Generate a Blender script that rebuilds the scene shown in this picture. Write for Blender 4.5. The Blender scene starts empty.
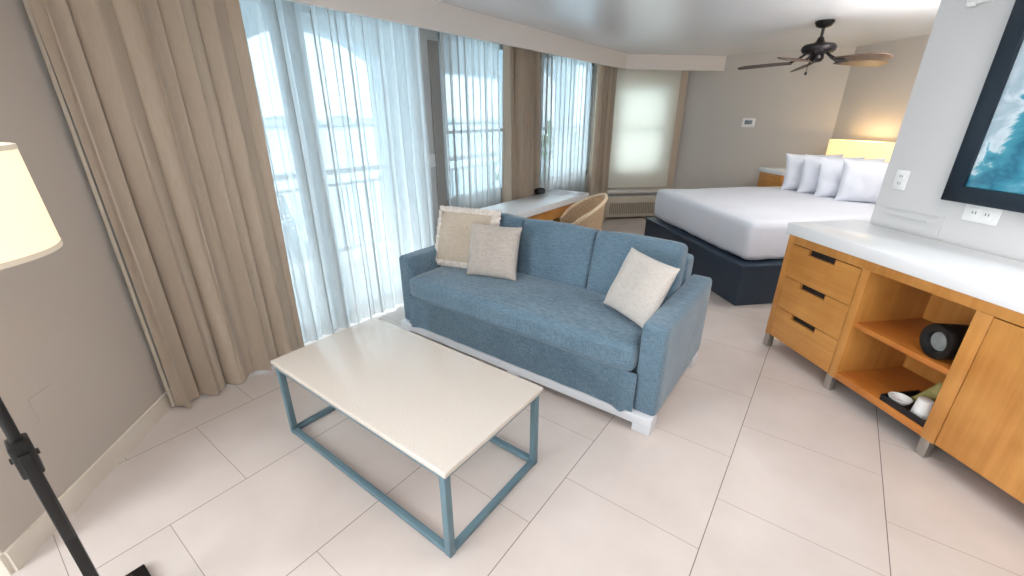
import bpy, bmesh, math, random
from mathutils import Vector, Matrix, noise
random.seed(7)
S = bpy.context.scene
COL = S.collection
R2 = math.sqrt(.5)
PI = math.pi

def st(s, t, z=0.0):
    """diagonal room frame -> world"""
    return ((s + t) * R2, (t - s) * R2, z)
DIAG = -PI / 4

# ------------------------------------------------------------------ materials
def new_mat(name):
    m = bpy.data.materials.new(name); m.use_nodes = True
    nt = m.node_tree
    return m, nt, nt.nodes['Principled BSDF'], nt.nodes['Material Output']
def lin(c):
    return tuple((x / 12.92 if x <= .04045 else ((x + .055) / 1.055) ** 2.4) for x in [v / 255 for v in c]) + (1,)
def N(nt, t, **kw):
    n = nt.nodes.new(t)
    for k, v in kw.items():
        if k in n.inputs: n.inputs[k].default_value = v
        else: setattr(n, k, v)
    return n
def plain(name, rgb, rough=.5, metal=0, var=.06, scale=8, bump=0, bscale=60, spec=.5, coat=0, sheen=0, stretch=(1, 1, 1)):
    m, nt, b, o = new_mat(name)
    tc = N(nt, 'ShaderNodeTexCoord'); mp = N(nt, 'ShaderNodeMapping'); mp.inputs['Scale'].default_value = stretch
    nt.links.new(tc.outputs['Object'], mp.inputs[0])
    no = N(nt, 'ShaderNodeTexNoise', Scale=scale, Detail=4.0)
    nt.links.new(mp.outputs[0], no.inputs['Vector'])
    cr = N(nt, 'ShaderNodeValToRGB')
    c = lin(rgb)
    cr.color_ramp.elements[0].position = .3; cr.color_ramp.elements[1].position = .7
    cr.color_ramp.elements[0].color = tuple(x * (1 - var) for x in c[:3]) + (1,)
    cr.color_ramp.elements[1].color = tuple(min(1, x * (1 + var)) for x in c[:3]) + (1,)
    nt.links.new(no.outputs['Fac'], cr.inputs[0]); nt.links.new(cr.outputs[0], b.inputs['Base Color'])
    b.inputs['Roughness'].default_value = rough; b.inputs['Metallic'].default_value = metal
    b.inputs['Specular IOR Level'].default_value = spec
    b.inputs['Coat Weight'].default_value = coat
    b.inputs['Sheen Weight'].default_value = sheen
    if bump:
        n2 = N(nt, 'ShaderNodeTexNoise', Scale=bscale, Detail=3.0)
        nt.links.new(mp.outputs[0], n2.inputs['Vector'])
        bp = N(nt, 'ShaderNodeBump', Strength=bump, Distance=.01)
        nt.links.new(n2.outputs['Fac'], bp.inputs['Height']); nt.links.new(bp.outputs[0], b.inputs['Normal'])
    return m

def mat_floor():
    m, nt, b, o = new_mat('floor_tile')
    L = nt.links.new
    tc = N(nt, 'ShaderNodeTexCoord'); sp = N(nt, 'ShaderNodeSeparateXYZ'); L(tc.outputs['Object'], sp.inputs[0])
    def M(op, a, b_=None, c=None):
        n = N(nt, 'ShaderNodeMath', operation=op)
        for i, v in enumerate((a, b_, c)):
            if v is None: continue
            if isinstance(v, (int, float)): n.inputs[i].default_value = v
            else: L(v, n.inputs[i])
        return n.outputs[0]
    u = M('DIVIDE', M('ADD', sp.outputs['X'], .1), .608)
    row = M('FLOOR', u)
    par = M('MULTIPLY', M('FLOORED_MODULO', row, 2.0), .5)
    v = M('ADD', M('DIVIDE', M('ADD', sp.outputs['Y'], -.476), .607), par)
    fu = M('FRACT', u); fv = M('FRACT', v)
    du = M('MINIMUM', fu, M('SUBTRACT', 1.0, fu)); dv = M('MINIMUM', fv, M('SUBTRACT', 1.0, fv))
    mu = M('SUBTRACT', 1.0, M('MULTIPLY', M('MAXIMUM', M('SUBTRACT', du, .0016), 0.0), 500.0)); mu = M('MAXIMUM', mu, 0.0)
    mv = M('SUBTRACT', 1.0, M('MULTIPLY', M('MAXIMUM', M('SUBTRACT', dv, .0010), 0.0), 500.0)); mv = M('MAXIMUM', mv, 0.0)
    no = N(nt, 'ShaderNodeTexNoise', Scale=3.0, Detail=6.0); L(tc.outputs['Object'], no.inputs['Vector'])
    cr = N(nt, 'ShaderNodeValToRGB')
    cr.color_ramp.elements[0].position = .3; cr.color_ramp.elements[1].position = .7
    cr.color_ramp.elements[0].color = lin((199, 187, 179)); cr.color_ramp.elements[1].color = lin((209, 198, 191))
    L(no.outputs['Fac'], cr.inputs[0])
    # each tile a shade of its own
    wn = N(nt, 'ShaderNodeTexWhiteNoise'); cx = N(nt, 'ShaderNodeCombineXYZ'); L(row, cx.inputs[0]); L(M('FLOOR', v), cx.inputs[1]); L(cx.outputs[0], wn.inputs['Vector'])
    hs = N(nt, 'ShaderNodeHueSaturation'); L(cr.outputs[0], hs.inputs['Color'])
    L(M('ADD', M('MULTIPLY', wn.outputs['Value'], .04), .98), hs.inputs['Value'])
    m1 = N(nt, 'ShaderNodeMixRGB'); m1.inputs['Color2'].default_value = lin((138, 120, 106)); L(M('MULTIPLY', mv, .9), m1.inputs['Fac']); L(hs.outputs[0], m1.inputs['Color1'])
    m2 = N(nt, 'ShaderNodeMixRGB'); m2.inputs['Color2'].default_value = lin((105, 92, 84)); L(mu, m2.inputs['Fac']); L(m1.outputs[0], m2.inputs['Color1'])
    L(m2.outputs[0], b.inputs['Base Color'])
    rr = M('ADD', M('MULTIPLY', M('MAXIMUM', mu, mv), .4), .30); L(rr, b.inputs['Roughness'])
    bp = N(nt, 'ShaderNodeBump', Strength=.4, Distance=.002); L(M('SUBTRACT', 1.0, M('MAXIMUM', mu, mv)), bp.inputs['Height']); L(bp.outputs[0], b.inputs['Normal'])
    b.inputs['Specular IOR Level'].default_value = .4
    return m

def mat_wood(name='bamboo_wood', axis='Z', dark=(180, 119, 54), light=(206, 146, 76)):
    m, nt, b, o = new_mat(name); L = nt.links.new
    tc = N(nt, 'ShaderNodeTexCoord'); mp = N(nt, 'ShaderNodeMapping')
    mp.inputs['Scale'].default_value = {'Z': (34, 34, 1.2), 'X': (1.2, 55, 34)}[axis]
    L(tc.outputs['Object'], mp.inputs[0])
    no = N(nt, 'ShaderNodeTexNoise', Scale=1.0, Detail=5.0, Roughness=.6); L(mp.outputs[0], no.inputs['Vector'])
    n2 = N(nt, 'ShaderNodeTexNoise', Scale=5.0, Detail=2.0); L(tc.outputs['Object'], n2.inputs['Vector'])
    ad = N(nt, 'ShaderNodeMath', operation='ADD'); L(no.outputs['Fac'], ad.inputs[0]); L(n2.outputs['Fac'], ad.inputs[1])
    cr = N(nt, 'ShaderNodeValToRGB'); e = cr.color_ramp.elements
    e[0].position = .35; e[1].position = .65; e[0].color = lin(dark); e[1].color = lin(light)
    hf = N(nt, 'ShaderNodeMath', operation='MULTIPLY'); hf.inputs[1].default_value = .5; L(ad.outputs[0], hf.inputs[0]); L(hf.outputs[0], cr.inputs[0])
    L(cr.outputs[0], b.inputs['Base Color']); b.inputs['Roughness'].default_value = .34
    b.inputs['Coat Weight'].default_value = .15; b.inputs['Coat Roughness'].default_value = .2
    return m

def mat_weave(name, dark, light, scale=420, rough=.9, sheen=.3, bump=.35):
    m, nt, b, o = new_mat(name); L = nt.links.new
    tc = N(nt, 'ShaderNodeTexCoord')
    fac = []
    for sc in ((scale, scale, 26), (26, 60, scale)):
        mp = N(nt, 'ShaderNodeMapping'); mp.inputs['Scale'].default_value = sc
        L(tc.outputs['Object'], mp.inputs[0])
        no = N(nt, 'ShaderNodeTexNoise', Scale=1.0, Detail=2.0); L(mp.outputs[0], no.inputs['Vector']); fac.append(no.outputs['Fac'])
    ad = N(nt, 'ShaderNodeMath', operation='ADD'); L(fac[0], ad.inputs[0]); L(fac[1], ad.inputs[1])
    hf = N(nt, 'ShaderNodeMath', operation='MULTIPLY'); hf.inputs[1].default_value = .5; L(ad.outputs[0], hf.inputs[0])
    bl = N(nt, 'ShaderNodeTexNoise', Scale=5.0, Detail=3.0); L(tc.outputs['Object'], bl.inputs['Vector'])
    mx = N(nt, 'ShaderNodeMath', operation='MULTIPLY_ADD'); L(bl.outputs['Fac'], mx.inputs[0]); mx.inputs[1].default_value = .22; L(hf.outputs[0], mx.inputs[2])
    cr = N(nt, 'ShaderNodeValToRGB'); e = cr.color_ramp.elements
    e[0].position = .46; e[1].position = .78; e[0].color = lin(dark); e[1].color = lin(light)
    L(mx.outputs[0], cr.inputs[0]); L(cr.outputs[0], b.inputs['Base Color'])
    bp = N(nt, 'ShaderNodeBump', Strength=bump, Distance=.003); L(hf.outputs[0], bp.inputs['Height']); L(bp.outputs[0], b.inputs['Normal'])
    b.inputs['Roughness'].default_value = rough; b.inputs['Sheen Weight'].default_value = sheen
    b.inputs['Specular IOR Level'].default_value = .2
    return m

def mat_speckle(name, base, spots, rough=.12):
    m, nt, b, o = new_mat(name); L = nt.links.new
    tc = N(nt, 'ShaderNodeTexCoord')
    no = N(nt, 'ShaderNodeTexNoise', Scale=260.0, Detail=4.0, Roughness=.7); L(tc.outputs['Object'], no.inputs['Vector'])
    cr = N(nt, 'ShaderNodeValToRGB'); e = cr.color_ramp.elements
    e[0].position = .36; e[1].position = .58; e[0].color = lin(spots); e[1].color = lin(base)
    L(no.outputs['Fac'], cr.inputs[0]); L(cr.outputs[0], b.inputs['Base Color']); b.inputs['Roughness'].default_value = rough
    return m

def mat_sheer(name, col, open_=.55):
    m, nt, b, o = new_mat(name); L = nt.links.new
    nt.nodes.remove(b)
    tr = N(nt, 'ShaderNodeBsdfTransparent'); tr.inputs[0].default_value = (.31, .35, .365, 1)
    tl = N(nt, 'ShaderNodeBsdfTranslucent'); tl.inputs[0].default_value = lin(col)
    df = N(nt, 'ShaderNodeBsdfDiffuse'); df.inputs[0].default_value = lin(col)
    a = N(nt, 'ShaderNodeMixShader'); a.inputs[0].default_value = .38; L(tl.outputs[0], a.inputs[1]); L(df.outputs[0], a.inputs[2])
    lw = N(nt, 'ShaderNodeLayerWeight', Blend=.35)
    tc = N(nt, 'ShaderNodeTexCoord'); mp = N(nt, 'ShaderNodeMapping'); mp.inputs['Scale'].default_value = (60, 60, 9); L(tc.outputs['Object'], mp.inputs[0])
    no = N(nt, 'ShaderNodeTexNoise', Scale=1.0, Detail=3.0); L(mp.outputs[0], no.inputs['Vector'])
    k = N(nt, 'ShaderNodeMath', operation='MULTIPLY_ADD'); L(lw.outputs['Facing'], k.inputs[0]); k.inputs[1].default_value = .45; k.inputs[2].default_value = 1 - open_ - .1
    k2 = N(nt, 'ShaderNodeMath', operation='MULTIPLY_ADD'); L(no.outputs['Fac'], k2.inputs[0]); k2.inputs[1].default_value = .2; L(k.outputs[0], k2.inputs[2]); k2.use_clamp = True
    mx = N(nt, 'ShaderNodeMixShader'); L(k2.outputs[0], mx.inputs[0]); L(tr.outputs[0], mx.inputs[1]); L(a.outputs[0], mx.inputs[2])
    L(mx.outputs[0], o.inputs[0])
    return m

def mat_curtain(name, dark, light, transl=.25):
    m, nt, b, o = new_mat(name); L = nt.links.new
    tc = N(nt, 'ShaderNodeTexCoord'); mp = N(nt, 'ShaderNodeMapping'); mp.inputs['Scale'].default_value = (160, 160, 14); L(tc.outputs['Object'], mp.inputs[0])
    no = N(nt, 'ShaderNodeTexNoise', Scale=1.0, Detail=4.0); L(mp.outputs[0], no.inputs['Vector'])
    cr = N(nt, 'ShaderNodeValToRGB'); e = cr.color_ramp.elements
    e[0].position = .35; e[1].position = .65; e[0].color = lin(dark); e[1].color = lin(light); L(no.outputs['Fac'], cr.inputs[0])
    L(cr.outputs[0], b.inputs['Base Color']); b.inputs['Roughness'].default_value = .85; b.inputs['Specular IOR Level'].default_value = .15
    b.inputs['Sheen Weight'].default_value = .2
    tl = N(nt, 'ShaderNodeBsdfTranslucent'); L(cr.outputs[0], tl.inputs[0])
    mx = N(nt, 'ShaderNodeMixShader'); mx.inputs[0].default_value = transl; L(b.outputs[0], mx.inputs[1]); L(tl.outputs[0], mx.inputs[2]); L(mx.outputs[0], o.inputs[0])
    return m

def mat_glass(name='window_glass'):
    m, nt, b, o = new_mat(name); L = nt.links.new
    nt.nodes.remove(b)
    tr = N(nt, 'ShaderNodeBsdfTransparent'); tr.inputs[0].default_value = (.94, .98, 1, 1)
    gl = N(nt, 'ShaderNodeBsdfGlossy', Roughness=.02)
    fr = N(nt, 'ShaderNodeLayerWeight', Blend=.5); pw = N(nt, 'ShaderNodeMath', operation='POWER'); pw.inputs[1].default_value = 4.0; L(fr.outputs['Facing'], pw.inputs[0]); ml = N(nt, 'ShaderNodeMath', operation='MULTIPLY_ADD'); ml.inputs[1].default_value = .6; ml.inputs[2].default_value = .03; L(pw.outputs[0], ml.inputs[0]); mx = N(nt, 'ShaderNodeMixShader')
    L(ml.outputs[0], mx.inputs[0]); L(tr.outputs[0], mx.inputs[1]); L(gl.outputs[0], mx.inputs[2]); L(mx.outputs[0], o.inputs[0])
    return m

def mat_shade(name, col, strength, transl=.6):
    m, nt, b, o = new_mat(name); L = nt.links.new
    tc = N(nt, 'ShaderNodeTexCoord'); no = N(nt, 'ShaderNodeTexNoise', Scale=6.0); L(tc.outputs['Object'], no.inputs['Vector'])
    cr = N(nt, 'ShaderNodeValToRGB'); e = cr.color_ramp.elements; c = lin(col)
    e[0].color = tuple(x * .93 for x in c[:3]) + (1,); e[1].color = c; L(no.outputs['Fac'], cr.inputs[0])
    L(cr.outputs[0], b.inputs['Base Color']); b.inputs['Roughness'].default_value = .8
    L(cr.outputs[0], b.inputs['Emission Color']); b.inputs['Emission Strength'].default_value = strength
    return m

def mat_blind():
    m, nt, b, o = new_mat('roller_blind_fabric'); L = nt.links.new
    tc = N(nt, 'ShaderNodeTexCoord'); mp = N(nt, 'ShaderNodeMapping'); mp.inputs['Scale'].default_value = (40, 40, 300); L(tc.outputs['Object'], mp.inputs[0])
    no = N(nt, 'ShaderNodeTexNoise', Scale=1.0, Detail=2.0); L(mp.outputs[0], no.inputs['Vector'])
    cr = N(nt, 'ShaderNodeValToRGB'); e = cr.color_ramp.elements; e[0].color = lin((240, 236, 226)); e[1].color = lin((248, 245, 237)); L(no.outputs['Fac'], cr.inputs[0])
    L(cr.outputs[0], b.inputs['Base Color']); b.inputs['Roughness'].default_value = .8
    tl = N(nt, 'ShaderNodeBsdfTranslucent'); L(cr.outputs[0], tl.inputs[0])
    tr = N(nt, 'ShaderNodeBsdfTransparent'); tr.inputs[0].default_value = (.9, .97, 1, 1)
    mx = N(nt, 'ShaderNodeMixShader'); mx.inputs[0].default_value = .44; L(b.outputs[0], mx.inputs[1]); L(tl.outputs[0], mx.inputs[2])
    m2 = N(nt, 'ShaderNodeMixShader'); m2.inputs[0].default_value = .07; L(mx.outputs[0], m2.inputs[1]); L(tr.outputs[0], m2.inputs[2])
    L(m2.outputs[0], o.inputs[0])
    return m

def mat_art():
    m, nt, b, o = new_mat('sea_picture_print'); L = nt.links.new
    tc = N(nt, 'ShaderNodeTexCoord')
    n1 = N(nt, 'ShaderNodeTexNoise', Scale=4.5, Detail=8.0, Roughness=.6, Distortion=.5); L(tc.outputs['Object'], n1.inputs['Vector'])
    sp = N(nt, 'ShaderNodeSeparateXYZ'); L(tc.outputs['Object'], sp.inputs[0])
    def MA(a, k, c):
        n = N(nt, 'ShaderNodeMath', operation='MULTIPLY_ADD'); L(a, n.inputs[0]); n.inputs[1].default_value = k
        if isinstance(c, (int, float)): n.inputs[2].default_value = c
        else: L(c, n.inputs[2])
        return n.outputs[0]
    v = MA(sp.outputs['X'], 1.0, .62); v = MA(sp.outputs['Z'], -.16, v); v = MA(n1.outputs['Fac'], .7, v); v = MA(v, 1.0, -.20)
    cr = N(nt, 'ShaderNodeValToRGB'); e = cr.color_ramp.elements
    e[0].position = .0; e[0].color = lin((176, 190, 198)); e[1].position = 1; e[1].color = lin((30, 120, 150))
    for p, c in ((.10, (150, 172, 184)), (.17, (200, 214, 220)), (.20, (60, 145, 165)), (.27, (24, 98, 125)), (.36, (50, 135, 160)), (.5, (120, 180, 200)), (.7, (24, 100, 130))):
        x = e.new(p); x.color = lin(c)
    L(v, cr.inputs[0]); L(cr.outputs[0], b.inputs['Base Color'])
    b.inputs['Roughness'].default_value = .1
    return m

M = {}
M['floor'] = mat_floor()
M['wall'] = plain('wall_paint', (206, 205, 204), .6, var=.012, scale=2, bump=.06, bscale=220)
M['wall_back'] = plain('wall_paint_greige', (194, 188, 180), .6, var=.012, scale=2, bump=.06, bscale=220)
M['wall_warm'] = plain('wall_paint_taupe', (186, 174, 163), .6, var=.012, scale=2, bump=.06, bscale=220)
M['ceil'] = plain('ceiling_paint', (218, 221, 225), .22, var=.01, scale=2, spec=.5)
M['soffit'] = plain('soffit_paint', (228, 221, 214), .5, var=.01, scale=2)
M['trim'] = plain('trim_paint', (226, 222, 214), .45, var=.01, scale=2)
M['base'] = plain('baseboard_tile', (216, 206, 192), .35, var=.03, scale=5)
M['casing'] = plain('window_casing', (190, 175, 158), .5, var=.01)
M['frame_blue'] = plain('window_frame_aluminium', (205, 214, 220), .4, var=.02)
M['wood'] = mat_wood()
M['wood_h'] = mat_wood('bamboo_wood_level', 'X')
M['wood_shaded'] = mat_wood('bamboo_wood_shaded', 'X', (172, 98, 36), (196, 126, 58))  # same bamboo in deeper tones, the niche's shade put into the colour
M['slab'] = plain('white_stone_slab', (240, 241, 242), .16, var=.01, scale=5)
M['steel'] = plain('brushed_steel', (176, 172, 166), .35, metal=.8, var=.05, scale=40)
M['black'] = plain('black_metal', (9, 8, 8), .45, var=.1, scale=12)
M['dark'] = plain('recess_shade', (26, 17, 12), .7, var=.1)  # near-black colour standing in for the shade inside the hand notches
M['tabletop'] = mat_speckle('speckled_quartz', (216, 208, 199), (188, 176, 162), .07)
M['tableleg'] = plain('blue_grey_metal', (98, 124, 134), .45, var=.04, scale=10, metal=.1)
M['sofa'] = mat_weave('blue_sofa_linen', (73, 97, 114), (117, 141, 156))
M['sofawhite'] = plain('sofa_base_paint', (216, 218, 222), .4, var=.02)
M['cush'] = mat_weave('grey_cushion_linen', (166, 156, 146), (200, 190, 180), 300)
M['cushivory'] = mat_weave('ivory_cushion_linen', (184, 177, 170), (210, 203, 195), 300)
M['cushbeige'] = mat_weave('beige_cushion_linen', (182, 166, 146), (208, 194, 176), 300)
M['lace'] = plain('cushion_lace', (232, 220, 208), .9, var=.1, scale=60, bump=.8, bscale=90)
M['linen'] = plain('white_bed_linen', (226, 228, 236), .75, var=.015, scale=3, bump=.12, bscale=9, sheen=.2)
M['bedbase'] = plain('navy_bed_base', (44, 58, 74), .45, var=.05, scale=8)
M['drape'] = mat_curtain('taupe_drape', (202, 186, 167), (208, 193, 175), .3)
M['lining'] = mat_curtain('drape_lining', (214, 202, 186), (226, 214, 200), .4)
M['sheer'] = mat_sheer('white_sheer', (240, 241, 240), .42)
M['blind'] = mat_blind()
M['glass'] = mat_glass()
M['rattan'] = plain('rattan_cane', (238, 212, 178), .55, var=.14, scale=60, bump=.5, bscale=140)
M['fanwood'] = plain('fan_blade_wood', (78, 60, 50), .45, var=.15, scale=6, stretch=(1, 1, 1))
M['fanmetal'] = plain('fan_bronze', (34, 30, 32), .35, metal=.5, var=.1)
M['lampshade'] = mat_shade('floor_lamp_shade_fabric', (250, 230, 196), .5)
M['lampshade_in'] = mat_shade('lamp_shade_lining', (255, 232, 190), 1.0)
M['shadetrim'] = plain('lamp_shade_trim', (225, 212, 190), .8, var=.02)
M['lampshade2'] = mat_shade('wall_lamp_shade_fabric', (252, 222, 160), .8)
M['plastic'] = plain('white_plastic', (236, 236, 234), .35, var=.01)
M['plate_gap'] = plain('outlet_slot', (90, 88, 86), .5, var=.05)
M['screen'] = plain('thermostat_screen', (60, 66, 68), .2, var=.05)
M['picframe'] = plain('dark_picture_frame', (22, 34, 46), .35, var=.08)
M['art'] = mat_art()
M['tray'] = plain('black_tray', (24, 22, 24), .4, var=.1)
M['cup'] = plain('white_paper_cup', (240, 238, 234), .5, var=.01)
M['packet'] = plain('green_gold_packet', (150, 140, 84), .4, var=.3, scale=40)
M['ext_white'] = plain('balcony_render', (200, 208, 214), .8, var=.03)
M['ext_floor'] = plain('balcony_tile', (225, 224, 220), .5, var=.04)
M['rail'] = plain('white_railing', (206, 214, 220), .5, var=.02)
M['ac'] = plain('air_unit_cover', (196, 186, 170), .5, var=.02)
M['ac_slot'] = plain('air_unit_slots', (150, 138, 122), .6, var=.05)
M['land'] = plain('shore_land', (120, 140, 140), .9, var=.2, scale=.02)
M['bldg'] = plain('shore_building', (222, 226, 228), .8, var=.05, scale=.1)
M['leaf'] = plain('tree_leaves', (96, 138, 88), .8, var=.3, scale=3)
M['trunk'] = plain('tree_trunk', (120, 104, 88), .9, var=.2, scale=6)

def mat_sea():
    m, nt, b, o = new_mat('sea_water'); L = nt.links.new
    tc = N(nt, 'ShaderNodeTexCoord'); n1 = N(nt, 'ShaderNodeTexNoise', Scale=.15, Detail=6.0); L(tc.outputs['Object'], n1.inputs['Vector'])
    cr = N(nt, 'ShaderNodeValToRGB'); e = cr.color_ramp.elements; e[0].color = lin((172, 204, 218)); e[1].color = lin((198, 224, 234)); L(n1.outputs['Fac'], cr.inputs[0])
    L(cr.outputs[0], b.inputs['Base Color']); b.inputs['Roughness'].default_value = .25
    bp = N(nt, 'ShaderNodeBump', Strength=.5, Distance=.4); L(n1.outputs['Fac'], bp.inputs['Height']); L(bp.outputs[0], b.inputs['Normal'])
    return m
M['sea'] = mat_sea()

# ------------------------------------------------------------------ mesh helpers
def obj(name, bm, mat, parent=None, smooth=35, loc=None, rotz=None):
    me = bpy.data.meshes.new(name)
    bmesh.ops.recalc_face_normals(bm, faces=bm.faces[:])
    bm.to_mesh(me); bm.free()
    me.materials.append(M[mat] if isinstance(mat, str) else mat)
    if smooth:
        me.shade_smooth(); me.set_sharp_from_angle(angle=math.radians(smooth))
    o = bpy.data.objects.new(name, me); COL.objects.link(o)
    if parent: o.parent = parent
    if loc: o.location = loc
    if rotz is not None: o.rotation_euler.z = rotz
    return o
def thing(name, label, cat, loc=(0, 0, 0), rotz=0, group=None):
    o = bpy.data.objects.new(name, None); COL.objects.link(o)
    o.empty_display_size = .1
    o.location = loc; o.rotation_euler = (0, 0, rotz); o['label'] = label; o['category'] = cat
    if group: o['group'] = group
    return o
def tag(o, label, cat, group=None, kind=None):
    o['label'] = label; o['category'] = cat
    if group: o['group'] = group
    if kind: o['kind'] = kind
    return o
def structure(o, label=None):
    o['kind'] = 'structure'
    if label: o['label'] = label
    return o
def box(bm, x0, x1, y0, y1, z0, z1, bev=0, seg=2, mat4=None):
    r = bmesh.ops.create_cube(bm, size=1)
    vs = r['verts']
    for v in vs:
        v.co = Vector(((x0 + x1) / 2 + v.co.x * (x1 - x0), (y0 + y1) / 2 + v.co.y * (y1 - y0), (z0 + z1) / 2 + v.co.z * (z1 - z0)))
    if bev:
        es = {e for v in vs for e in v.link_edges}
        rr = bmesh.ops.bevel(bm, geom=list(es), offset=bev, segments=seg, affect='EDGES', profile=.5)
        vs = list({v for f in rr['faces'] for v in f.verts} | {v for v in vs if v.is_valid})
    if mat4 is not None:
        bmesh.ops.transform(bm, matrix=mat4, verts=[v for v in vs if v.is_valid])
    return bm
def B(*a, **k):
    return box(bmesh.new(), *a, **k)
def prism(pts, z0, z1):
    bm = bmesh.new()
    lo = [bm.verts.new((p[0], p[1], z0)) for p in pts]; hi = [bm.verts.new((p[0], p[1], z1)) for p in pts]
    n = len(pts)
    bm.faces.new(lo[::-1]); bm.faces.new(hi)
    for i in range(n): bm.faces.new((lo[i], lo[(i + 1) % n], hi[(i + 1) % n], hi[i]))
    return bm
def lathe(bm, prof, n=32, c=(0, 0, 0), sx=1, sy=1, closed=False):
    rings = []
    for r, z in prof:
        if r < 1e-5: rings.append([bm.verts.new((c[0], c[1], c[2] + z))])
        else: rings.append([bm.verts.new((c[0] + r * sx * math.cos(2 * PI * i / n), c[1] + r * sy * math.sin(2 * PI * i / n), c[2] + z)) for i in range(n)])
    prs = list(zip(rings[:-1], rings[1:]))
    if closed: prs.append((rings[-1], rings[0]))
    for a, b in prs:
        for i in range(n):
            j = (i + 1) % n
            if len(a) == 1 and len(b) == 1: continue
            if len(a) == 1: bm.faces.new((a[0], b[i], b[j]))
            elif len(b) == 1: bm.faces.new((a[i], a[j], b[0]))
            else: bm.faces.new((a[i], a[j], b[j], b[i]))
    return bm
def tube(bm, pts, r, n=10, rr=None):
    pts = [Vector(p) for p in pts]; rings = []
    up = Vector((0, 0, 1))
    for i, p in enumerate(pts):
        d = (pts[min(i + 1, len(pts) - 1)] - pts[max(i - 1, 0)]).normalized()
        a = d.cross(up)
        if a.length < .05: a = d.cross(Vector((1, 0, 0)))
        a.normalize(); b = d.cross(a)
        q = rr[i] if rr else r
        rings.append([bm.verts.new(p + a * q * math.cos(2 * PI * k / n) + b * q * math.sin(2 * PI * k / n)) for k in range(n)])
    for A, C in zip(rings[:-1], rings[1:]):
        for k in range(n): bm.faces.new((A[k], A[(k + 1) % n], C[(k + 1) % n], C[k]))
    bm.faces.new(rings[0][::-1]); bm.faces.new(rings[-1])
    return bm
def rbox(w, d, h, r, n=14, crown=0.0, fn=None, crown_all=0.0):
    """soft box centred on the origin, rounded with radius r, its top crowned"""
    bm = bmesh.new()
    bmesh.ops.create_cube(bm, size=2)
    bmesh.ops.subdivide_edges(bm, edges=bm.edges[:], cuts=n, use_grid_fill=True)
    for v in bm.verts:
        # bunch vertices towards the rounded edges
        q = [math.copysign(1 - (1 - abs(c)) ** 1.35, c) for c in v.co]
        p = Vector((q[0] * w / 2, q[1] * d / 2, q[2] * h / 2))
        inner = Vector((max(-w / 2 + r, min(w / 2 - r, p.x)), max(-d / 2 + r, min(d / 2 - r, p.y)), max(-h / 2 + r, min(h / 2 - r, p.z))))
        dlt = p - inner
        if dlt.length > 1e-7: p = inner + dlt.normalized() * r
        ux, uy, uz = p.x / (w / 2), p.y / (d / 2), p.z / (h / 2)
        if crown and p.z > 0: p.z += crown * (1 - ux * ux) * (1 - uy * uy) * max(0, uz)
        if crown_all:
            p.x *= 1 + crown_all * (1 - uy * uy) * (1 - uz * uz) / w
            p.y *= 1 + crown_all * 2 * (1 - ux * ux) * (1 - uz * uz) / d
            p.z *= 1 + crown_all * (1 - uy * uy) * (1 - ux * ux) / h
        if fn: p = fn(p)
        v.co = p
    return bm
def pillow(w, h, d, n=22, pw=3.2, ear=.04, pinch=.05, seed=0, wr=.006):
    """standing pillow: width x, thickness y, height z, bottom at z=0"""
    bm = bmesh.new()
    front = {}; back = {}
    for i in range(n + 1):
        for j in range(n + 1):
            u = -1 + 2 * i / n; v = -1 + 2 * j / n
            u2 = math.sin(u * PI / 2) * .35 + u * .65; v2 = math.sin(v * PI / 2) * .35 + v * .65
            x = u2 * w / 2 * (1 - pinch * (1 - v2 * v2)) * (1 + ear * (abs(u2 * v2)) ** 4)
            z = v2 * h / 2 * (1 - pinch * (1 - u2 * u2)) * (1 + ear * (abs(u2 * v2)) ** 4)
            t = d / 2 * (max(0, (1 - abs(u2) ** pw)) * max(0, (1 - abs(v2) ** pw))) ** .5
            w_ = wr * noise.noise(Vector((x * 9, z * 9, seed * 3.1)))
            if i in (0, n) or j in (0, n):
                vtx = bm.verts.new((x, 0, z + h / 2)); front[i, j] = back[i, j] = vtx
            else:
                front[i, j] = bm.verts.new((x, -t + w_, z + h / 2)); back[i, j] = bm.verts.new((x, t + w_, z + h / 2))
    for i in range(n):
        for j in range(n):
            for g, rev in ((front, 0), (back, 1)):
                q = [g[i, j], g[i + 1, j], g[i + 1, j + 1], g[i, j + 1]]
                bm.faces.new(q[::-1] if rev else q)
    return bm
def cloth(y0, y1, x, z0, z1, folds, amp, thick, seed=0, nz=14, per=10, top_y0=None, top_y1=None, jitter=.5, flare=.3):
    """hanging curtain in the plane X=x, folds along Y, solid thickness"""
    rnd = random.Random(seed)
    n = folds * per
    ph = [rnd.uniform(-jitter, jitter) for _ in range(folds + 2)]
    am = [rnd.uniform(.6, 1.15) for _ in range(folds + 2)]
    ty0 = y0 if top_y0 is None else top_y0; ty1 = y1 if top_y1 is None else top_y1
    bm = bmesh.new(); rows = []
    for k in range(nz + 1):
        f = k / nz; z = z0 + (z1 - z0) * f
        a, b = y0 + (ty0 - y0) * f, y1 + (ty1 - y1) * f
        row = []
        for i in range(n + 1):
            u = i / per; c = int(min(u, folds - 1e-6)); q = u - c
            pp = ph[c] * (1 - q) + ph[c + 1] * q; aa = am[c] * (1 - q) + am[c + 1] * q
            w = 2 * PI * u + pp + .25 * math.sin(f * 3 + u)
            sw_ = math.sin(w + .5 * math.sin(w)) * .85 + .28 * math.sin(2.37 * u * 2 * PI + seed + f * .8) + .12 * math.sin(4.1 * u * 2 * PI + 2 * seed)
            dx = amp * aa * (1 + flare * (1 - f)) * sw_ + .012 * noise.noise(Vector((u, f * 3, seed)))
            dy = .35 * (b - a) / folds * math.sin(2 * w) * .35
            row.append((x + dx, a + (b - a) * i / n + dy, z))
        rows.append(row)
    sheet(bm, rows, thick)
    return bm
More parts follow.
